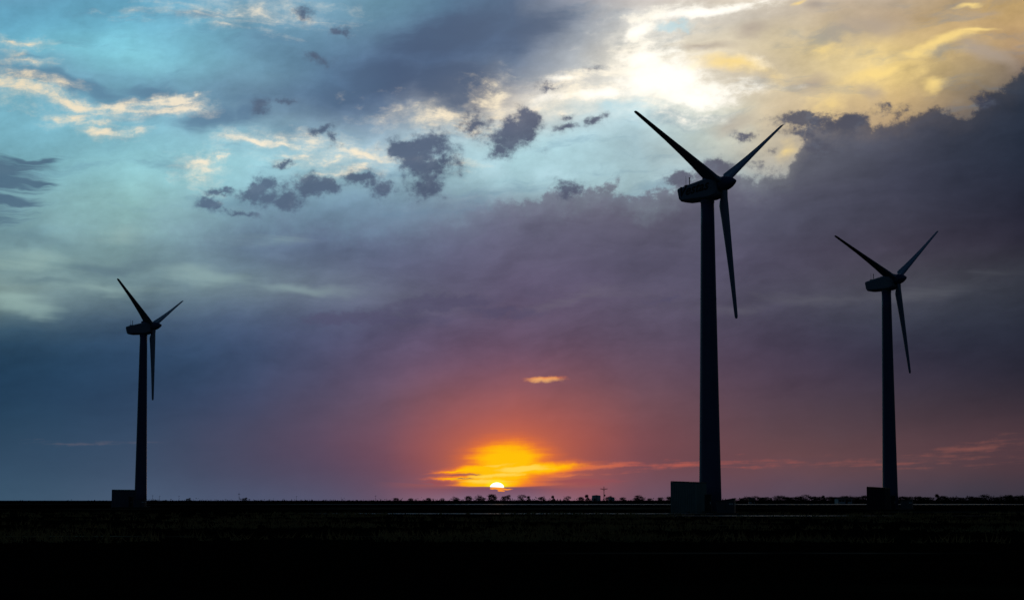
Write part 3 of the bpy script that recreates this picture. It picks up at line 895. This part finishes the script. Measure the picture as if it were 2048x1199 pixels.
def place_cabinet(px, dist, rz, label, h=1.7):
    root = thing('control_cabinet', label, 'cabinet', ground_point(px, dist), rz, 'cabinets between shed and tower')
    bm = bmesh.new(); box(bm, -0.31, 0.31, -0.25, 0.25, 0.08, h); c = mesh_obj('body', bm, CABINET, root)
    bv = c.modifiers.new('edge', 'BEVEL'); bv.width = 0.02; bv.segments = 2
    bm = bmesh.new(); box(bm, -0.29, 0.29, -0.285, -0.253, 0.14, h - 0.06); dr = mesh_obj('door', bm, CABINET, root)
    bm = bmesh.new(); box(bm, 0.20, 0.25, -0.33, -0.287, 0.85, 1.10); mesh_obj('handle', bm, STICK, dr)
    bm = bmesh.new(); box(bm, -0.36, 0.36, -0.33, 0.30, h, h + 0.05); mesh_obj('rain_hood', bm, CABINET, root)
    bm = bmesh.new(); box(bm, -0.34, 0.34, -0.28, 0.28, -0.02, 0.08); mesh_obj('plinth', bm, CONC, root)
    return root

def place_transformer(px, dist, rz, label):
    root = thing('transformer_box', label, 'transformer', ground_point(px, dist), rz, 'ground transformers beside the turbine towers')
    bm = bmesh.new()
    # near corner at origin; long side to -X, short side to +Y
    loft(bm, [[(-1.5, 0, .1), (0, 0, .1), (0, 1.15, .1), (-1.5, 1.15, .1)], [(-1.5, 0, 1.12), (0, 0, 1.36), (0, 1.15, 1.36), (-1.5, 1.15, 1.12)]])
    c = mesh_obj('body', bm, BOX, root)
    bv = c.modifiers.new('edge', 'BEVEL'); bv.width = 0.03; bv.segments = 2
    bm = bmesh.new(); box(bm, -1.42, -0.76, -0.025, -0.003, .16, 1.08); box(bm, -0.72, -0.06, -0.025, -0.003, .16, 1.16); dr = mesh_obj('door', bm, BOX, root)
    bm = bmesh.new(); box(bm, -0.80, -0.76, -0.05, -0.028, .55, .75); mesh_obj('handle', bm, DARKM, dr)
    for q in ((-0.44, -0.24), (-0.21, -0.08)):
        bm = bmesh.new(); box(bm, q[0], q[1], -0.034, -0.028, .84, .96); mesh_obj('warning_sticker', bm, STICK, root)
    bm = bmesh.new(); box(bm, 0.004, 0.012, 0.25, 0.5, .84, .98); mesh_obj('warning_sticker', bm, STICK, root)
    bm = bmesh.new(); box(bm, 0.004, 0.012, 0.55, 0.85, .78, .92); mesh_obj('warning_sticker', bm, STICK, root)
    bm = bmesh.new()
    loft(bm, [[(-1.56, -.06, 1.115), (.06, -.06, 1.375), (.06, 1.21, 1.375), (-1.56, 1.21, 1.115)], [(-1.56, -.06, 1.155), (.06, -.06, 1.415), (.06, 1.21, 1.415), (-1.56, 1.21, 1.155)]])
    mesh_obj('lid', bm, BOX, root)
    bm = bmesh.new(); box(bm, -1.7, 0.2, -0.2, 1.35, -0.03, 0.1); mesh_obj('pad', bm, CONC, root)
    return root

place_shed(1391, 192, R(-26), 'corrugated metal shed with the widest ribbed walls, at the tallest turbine', w=2.42, dp=2.9, h=2.98, drop=0.10)
place_cabinet(1416, 190.5, R(-8), 'narrow dark upright cabinet between the shed and tower of the tallest turbine')
place_transformer(1468, 176, R(-14), 'low dark transformer box with pale stickers, right of the tallest turbine')
place_shed(240, 352, R(-52), 'dim square metal shed left of the farthest small turbine', w=2.95, dp=3.1, h=3.02, drop=0.06, steel=SHEETY)
place_cabinet(262, 349, R(-20), 'narrow dark cabinet at the foot of the farthest small turbine', h=1.75)
place_transformer(289, 347, R(-10), 'squat transformer box standing before the tower of the farthest turbine')
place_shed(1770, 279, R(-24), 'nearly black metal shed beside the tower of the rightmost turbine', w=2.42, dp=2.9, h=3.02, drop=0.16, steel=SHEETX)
place_cabinet(1786, 277, R(-4), 'narrow black cabinet between shed and tower of the rightmost turbine', h=1.78)
place_transformer(1825, 262, R(-14), 'dark transformer box hardly visible right of the rightmost tower')

# ================================================================ utility poles
def make_pole(label, h=9.2, group=None):
    root = thing('utility_pole', label, 'utility pole', group=group)
    bm = bmesh.new(); tube(bm, (0, 0, -0.3), (0, 0, h), 0.24, 0.17, 10); mesh_obj('post', bm, WOOD, root)
    bm = bmesh.new(); box(bm, -2.0, 2.0, -0.26, -0.12, h - 1.55, h - 1.28); arm = mesh_obj('crossarm', bm, WOOD, root)
    for x in (-1.85, -1.1, 1.1, 1.85):
        bm = bmesh.new(); lathe(bm, [(h - 1.28, 0.05), (h - 1.18, 0.12), (h - 1.05, 0.13), (h - 0.98, 0.05)], 8)
        bmesh.ops.translate(bm, verts=bm.verts, vec=(x, -0.19, 0)); mesh_obj('insulator', bm, DARKM, arm)
    bm = bmesh.new(); tube(bm, (-0.95, -0.16, h - 1.45), (0, -0.16, h - 2.4), 0.06); tube(bm, (0.95, -0.16, h - 1.45), (0, -0.16, h - 2.4), 0.06); mesh_obj('brace', bm, WOOD, root)
    bm = bmesh.new(); lathe(bm, [(h - 5.6, 0.2), (h - 5.5, 0.34), (h - 4.7, 0.34), (h - 4.6, 0.2)], 12); bmesh.ops.translate(bm, verts=bm.verts, vec=(0.5, -0.1, 0)); mesh_obj('transformer', bm, DARKM, root)
    return root
p0 = make_pole('wooden utility pole with a crossarm, rising between the two pale tanks')
p0.location = ground_point(1208, 1160)
FAR_POLES = [(478, 2100), (305, 2900), (319, 3300), (358, 3200), (593, 3400), (751, 3000), (1088, 3300), (1128, 3600)]
for i, (px, ds) in enumerate(FAR_POLES):
    c = copy_tree(p0)
    c.location = ground_point(px, ds)
    c.scale = (0.6, 0.6, 1.0)
    c['label'] = 'tiny far utility pole on the skyline of the flat plain'
    c['group'] = 'far utility poles on the skyline'

# ================================================================ storage tanks and far houses
def make_tank(label, px, ds, r, h):
    root = thing('storage_tank', label, 'tank', ground_point(px, ds), group='storage tanks on the skyline')
    bm = bmesh.new(); lathe(bm, [(0, r), (h, r), (h + 0.02, r * 0.98)], 40); mesh_obj('shell', bm, TANK, root, smooth_shade=False)
    bm = bmesh.new(); lathe(bm, [(h + 0.03, r * 1.015), (h + 0.1, r * 1.0), (h + 0.1 + r * 0.1, 0.05)], 40); mesh_obj('roof', bm, ROOFP, root)
    bm = bmesh.new()
    for k in range(2):
        tube(bm, (-0.22 + 0.44 * k, -r - 0.12, 0), (-0.22 + 0.44 * k, -r - 0.12, h + 0.6), 0.04, n=6)
    for k in range(int(h / 0.4)):
        tube(bm, (-0.22, -r - 0.12, 0.3 + 0.4 * k), (0.22, -r - 0.12, 0.3 + 0.4 * k), 0.025, n=5)
    mesh_obj('ladder', bm, DARKM, root)
    bm = bmesh.new(); box(bm, -r * 0.55, -r * 0.2, -r - 0.06, -r * 0.7, h * 0.15, h * 0.6); mesh_obj('hatch', bm, ROOFP, root)
    return root
make_tank('larger pale round storage tank left of the utility pole', 1192.5, 1130, 2.45, 3.9)
make_tank('smaller pale storage tank right of the utility pole', 1223, 1150, 1.75, 2.9)

def make_house(label, px, ds, w, h, dp, rz):
    root = thing('farmhouse', label, 'house', ground_point(px, ds), rz, 'farm buildings among the trees')
    bm = bmesh.new(); box(bm, -w / 2, w / 2, 0, dp, 0, h); wl = mesh_obj('wall', bm, WALLP, root)
    bm = bmesh.new()
    a = [(-w / 2 - .3, -.3, h + 0.005), (w / 2 + .3, -.3, h + 0.005), (w / 2 + .3, dp + .3, h + 0.005), (-w / 2 - .3, dp + .3, h + 0.005)]
    b = [(-w / 2 - .1, dp / 2 - .02, h + 0.6), (w / 2 + .1, dp / 2 - .02, h + 0.6), (w / 2 + .1, dp / 2 + .02, h + 0.6), (-w / 2 - .1, dp / 2 + .02, h + 0.6)]
    loft(bm, [a, b]); mesh_obj('roof', bm, ROOFP, root)
    for x in (-w * .34, -w * .12, w * .2, w * .36):
        bm = bmesh.new(); box(bm, x - .5, x + .5, -.05, -.004, h * .4, h * .8); mesh_obj('window', bm, PANE, root)
    bm = bmesh.new(); box(bm, w * .02, w * .02 + .9, -.05, -.004, 0.05, h * 0.85); mesh_obj('door', bm, PANE, root)
    return root
make_house('pale low farmhouse half lost among the dense trees beside the rightmost turbine', 1690, 780, 5.5, 1.9, 5.0, 0.1)
make_house('pale low barn by the trees just right of the tallest turbine', 1503, 780, 2.4, 1.7, 4.0, -0.1)

# ================================================================ trees
def crown_bm(rng, w, h, base, lean, lumps, leaves, leaf):
    bm = bmesh.new()
    cl = []
    for k in range(lumps):
        a = rng.uniform(0, 2 * math.pi); q = math.sqrt(rng.random()) * 0.72
        z = base + (h - base) * (0.04 + 0.84 * rng.random() ** 0.9)
        narrow = 1.0 - 0.45 * ((z - base) / (h - base)) ** 2
        c = Vector((math.cos(a) * q * w / 2 * narrow + lean * (z / h) * w * 0.5, math.sin(a) * q * w / 2 * narrow, z))
        cl.append((c, w * rng.uniform(0.12, 0.24), (h - base) * rng.uniform(0.10, 0.2)))
    for c, rx, rz in cl:
        for k in range(leaves):
            v = Vector((rng.gauss(0, 1), rng.gauss(0, 1), rng.gauss(0, 1))).normalized() * rng.random() ** 0.4
            p = c + Vector((v.x * rx, v.y * rx, v.z * rz))
            s = leaf * rng.uniform(0.6, 1.5)
            n = Vector((rng.gauss(0, 1), rng.gauss(0, 1), rng.gauss(0, 1) * 1.2)).normalized()
            x = n.orthogonal().normalized(); y = n.cross(x)
            a = rng.uniform(0, 6.28); x, y = x * math.cos(a) + y * math.sin(a), y * math.cos(a) - x * math.sin(a)
            q = [bm.verts.new(p + x * s), bm.verts.new(p + y * s * 0.6), bm.verts.new(p - x * s), bm.verts.new(p - y * s * 0.6)]
            bm.faces.new(q)
    return bm, cl

def tree_proto(seed, w, h, base, lean=0.0, lumps=14, leaves=70, leaf=0.16):
    rng = random.Random(seed)
    bm, cl = crown_bm(rng, w, h, base, lean, lumps, leaves, leaf)
    root = thing('tree', 'tree', 'tree')
    mesh_obj('crown', bm, LEAF, root)
    bm = bmesh.new()
    fork = Vector((lean * 0.25 * w * 0.5, 0, base * 0.9))
    tube(bm, (0, 0, -0.2), fork, 0.17, 0.12, 8)
    for c, rx, rz in cl[:max(5, lumps // 2)]:
        mid = fork.lerp(c, 0.5) + Vector((rng.uniform(-.2, .2), rng.uniform(-.2, .2), 0.15))
        tube(bm, fork - Vector((0, 0, 0.05)), mid, 0.075, 0.05, 6); tube(bm, mid, c, 0.05, 0.02, 5)
    mesh_obj('trunk', bm, BARK, root)
    return root

# unit trees 5 m high
PROTOS = {
    'round': tree_proto(1, 6.4, 5.0, 0.0, lumps=34),
    'broad': tree_proto(2, 8.6, 5.0, 0.1, lumps=34),
    'lean': tree_proto(3, 7.4, 5.0, 0.3, lean=0.7, lumps=24),
    'open': tree_proto(4, 6.4, 5.0, 0.4, lumps=20, leaves=50),
    'tall': tree_proto(5, 4.2, 5.0, 0.2, lumps=22),
    'bush': tree_proto(6, 9.5, 5.0, 0.0, lumps=34),
    'leanleft': tree_proto(8, 7.4, 5.0, 0.3, lean=-0.7, lumps=24),
}
used = set()
def plant(kind, px, top_px, ds, label, group=None, wide=1.0):
    """top_px: how far the crown stands above the eye-level horizon, in photo pixels"""
    h = CAM_Z + top_px * ds / FPX
    p = PROTOS[kind]
    if kind in used:
        r = copy_tree(p)
    else:
        r = p; used.add(kind)
    r.location = ground_point(px, ds)
    s = h / 5.0
    r.scale = (s * wide, s * wide, s)
    r.rotation_euler = (0, 0, 0 if 'lean' in kind or kind == 'open' else random.uniform(-0.6, 0.6))
    r['label'] = label
    if group: r['group'] = group
    elif 'group' in r: del r['group']
    return r

# the scattered trees under the sunset, from the left
SCATTER = [
 ('lean', 485, 6, 1300, 'small wind-bent tree alone on the skyline left of the sunset'),
 ('lean', 373, 5, 1300, 'lowest wind-bent shrubby tree just right of the farthest turbine'),
 ('round', 792, 6, 1150, 'pale bushy tree at the start of the tree line left of the sun'),
 ('bush', 822, 5, 1150, 'wide low thicket of a tree left of the sun'),
 ('round', 857, 6, 1100, 'small bushy tree third from the left before the sun'),
 ('open', 885, 5, 1150, 'thin low tree between two bushier ones left of the sun'),
 ('broad', 911, 8, 1100, 'broad tree with a flat crown well left of the sun'),
 ('round', 937, 10, 1100, 'rounded tree just left of the pair beneath the sun'),
 ('broad', 960, 11, 1080, 'wide dark tree touching the left side of the tree beneath the sun'),
 ('round', 984, 14, 1080, 'tallest dark tree of the clump, directly below the half sun'),
 ('lean', 1005, 11, 1080, 'leaning tree at the right end of the clump below the sun'),
 ('open', 1044, 12, 1100, 'sparse tree with a ragged open crown right of the sun'),
 ('tall', 1057, 9, 1150, 'slender tree beside the ragged open one right of the sun'),
 ('bush', 1083, 8, 1100, 'low bushy tree halfway between sun and utility pole'),
 ('tall', 1106, 10, 1120, 'upright narrow tree on the skyline between sun and utility pole'),
 ('open', 1136, 9, 1100, 'loose see-through tree well left of the pale tanks'),
 ('round', 1162, 8, 1080, 'smaller of the two round trees left of the larger tank'),
 ('tall', 1174, 12, 1080, 'taller of two dark trees right against the larger tank'),
 ('lean', 1212, 9, 1250, 'crooked tree squeezed between the utility pole and smaller tank'),
 ('bush', 1246, 7, 1100, 'low bush-like tree right of the smaller tank'),
 ('round', 1273, 7, 1080, 'left one of a close pair of trees halfway from pole to shed'),
 ('leanleft', 1286, 11, 1060, 'right and higher one of a close pair halfway from pole to shed'),
 ('bush', 1300, 5, 1080, 'lowest clump of foliage just right of the close pair'),
 ('bush', 1322, 7, 1060, 'spreading tree left of the shed of the tallest turbine'),
 ('round', 1339, 9, 1060, 'round tree half hidden behind the left edge of the ribbed shed'),
]
for k, px, tp, ds, lab in SCATTER:
    plant(k, px, tp, ds, lab, wide=0.95 if k in ('bush',) else random.uniform(1.0, 1.3))
ROW = [('bush', 1388, 7), ('round', 1484, 6), ('round', 1495, 9), ('open', 1510, 10), ('round', 1522, 8), ('bush', 1532, 8), ('tall', 1542, 6), ('open', 1555, 11), ('open', 1563, 11), ('round', 1572, 9), ('bush', 1584, 8),
       ('round', 1598, 10), ('open', 1611, 13), ('round', 1626, 10), ('bush', 1640, 9), ('tall', 1647, 11), ('bush', 1660, 9), ('round', 1668, 8), ('bush', 1676, 8), ('round', 1690, 11), ('broad', 1704, 10), ('bush', 1716, 9),
       ('round', 1731, 12), ('bush', 1745, 9), ('bush', 1760, 9), ('round', 1778, 8), ('bush', 1792, 9), ('round', 1806, 10), ('bush', 1820, 9), ('round', 1836, 10), ('bush', 1848, 8), ('bush', 1858, 8), ('tall', 1875, 14), ('round', 1886, 11),
       ('bush', 1898, 8), ('bush', 1912, 8), ('bush', 1927, 7), ('round', 1941, 10), ('bush', 1952, 8), ('bush', 1964, 8), ('leanleft', 1982, 13), ('bush', 1994, 8), ('broad', 2005, 10), ('round', 2017, 13), ('bush', 2028, 10), ('round', 2040, 12), ('broad', 2054, 11), ('bush', 2070, 10)]
for i, (k, px, tp) in enumerate(ROW):
    lab = 'dark tree in the dense row along the skyline right of the tallest turbine'
    grp = 'trees of the dense row on the right'
    if (k, px) == ('tall', 1875): lab, grp = 'pointed tree standing out of the dense row right of the rightmost turbine', None
    if k == 'leanleft': lab, grp = 'tree leaning out of the dense row near the right edge', None
    if px == 1388: lab, grp = 'tree mostly hidden behind the shed of the tallest turbine', None
    plant(k, px, tp * 0.93, random.uniform(820, 960), lab, grp, wide=1.4 if k != 'tall' else 1.0)

# ================================================================ low scrub along the far edge of the fields (uncountable)
def scrub_band():
    rng = random.Random(11)
    bm = bmesh.new()
    def clump(c, rx, h, nl, leaf):
        for k in range(nl):
            p = Vector((c.x + rng.gauss(0, rx * 0.5), c.y + rng.gauss(0, rx), abs(rng.gauss(0, 0.42)) * h))
            if p.z > h * 1.2: p.z = h * rng.random()
            s = leaf * rng.uniform(0.6, 1.4)
            n = Vector((rng.gauss(0, 1), rng.gauss(0, 1) - 0.7, rng.gauss(0, 1))).normalized()
            x = n.orthogonal().normalized(); y = n.cross(x)
            bm.faces.new([bm.verts.new(p + x * s), bm.verts.new(p + y * s * .8), bm.verts.new(p - x * s), bm.verts.new(p - y * s * .8)])
    px = -60.0
    while px < 2110:
        ds = rng.uniform(880, 1150)
        if px < 780: top = 0.3 + 3.8 * rng.random() ** 4
        elif px < 1340: top = 0.5 + 5.0 * rng.random() ** 2.2
        elif px < 1480: top = 1.0 + 4.0 * rng.random()
        else: top = 3.0 + 4.5 * rng.random()
        if px < 230: top = -2.0 + 2.5 * rng.random() ** 2; ds = rng.uniform(700, 900)
        h = CAM_Z + top * ds / FPX
        clump(ground_point(px, ds), rng.uniform(0.8, 1.8), h, 16, 0.26)
        px += rng.uniform(0.8, 2.0)
    o = mesh_obj('scrub', bm, SCRUB)
    tag(o, 'low dark scrub in a ragged line along the far edge of the plain', 'scrub', kind='stuff')
scrub_band()

def grass():
    rng = random.Random(5)
    bm = bmesh.new()
    for k in range(9000):
        ds = 24 + 170 * rng.random() ** 1.6
        px = rng.uniform(-80, 2130)
        c = ground_point(px, ds)
        if abs(px - 1330) > 900 and rng.random() < 0.3: continue
        if math.sin(c.x * 0.31 + 1.3 * math.sin(c.y * 0.11)) + math.sin(c.y * 0.23 + c.x * 0.07) + rng.uniform(-.8, .8) < 0.35:
            continue
        if ds < 58: continue
        hh = rng.uniform(0.08, 0.30)
        for j in range(6):
            b = c + Vector((rng.gauss(0, .16), rng.gauss(0, .16), 0))
            tip = b + Vector((rng.gauss(0, .12), rng.gauss(0, .12), hh * rng.uniform(.6, 1.2)))
            w = 0.012 + 0.00012 * ds
            bm.faces.new([bm.verts.new(b + Vector((-w, 0, 0))), bm.verts.new(b + Vector((w, 0, 0))), bm.verts.new(tip)])
    o = mesh_obj('grass', bm, GRASS)
    tag(o, 'dry grass tufts scattered over the dark foreground field', 'grass', kind='stuff')
grass()
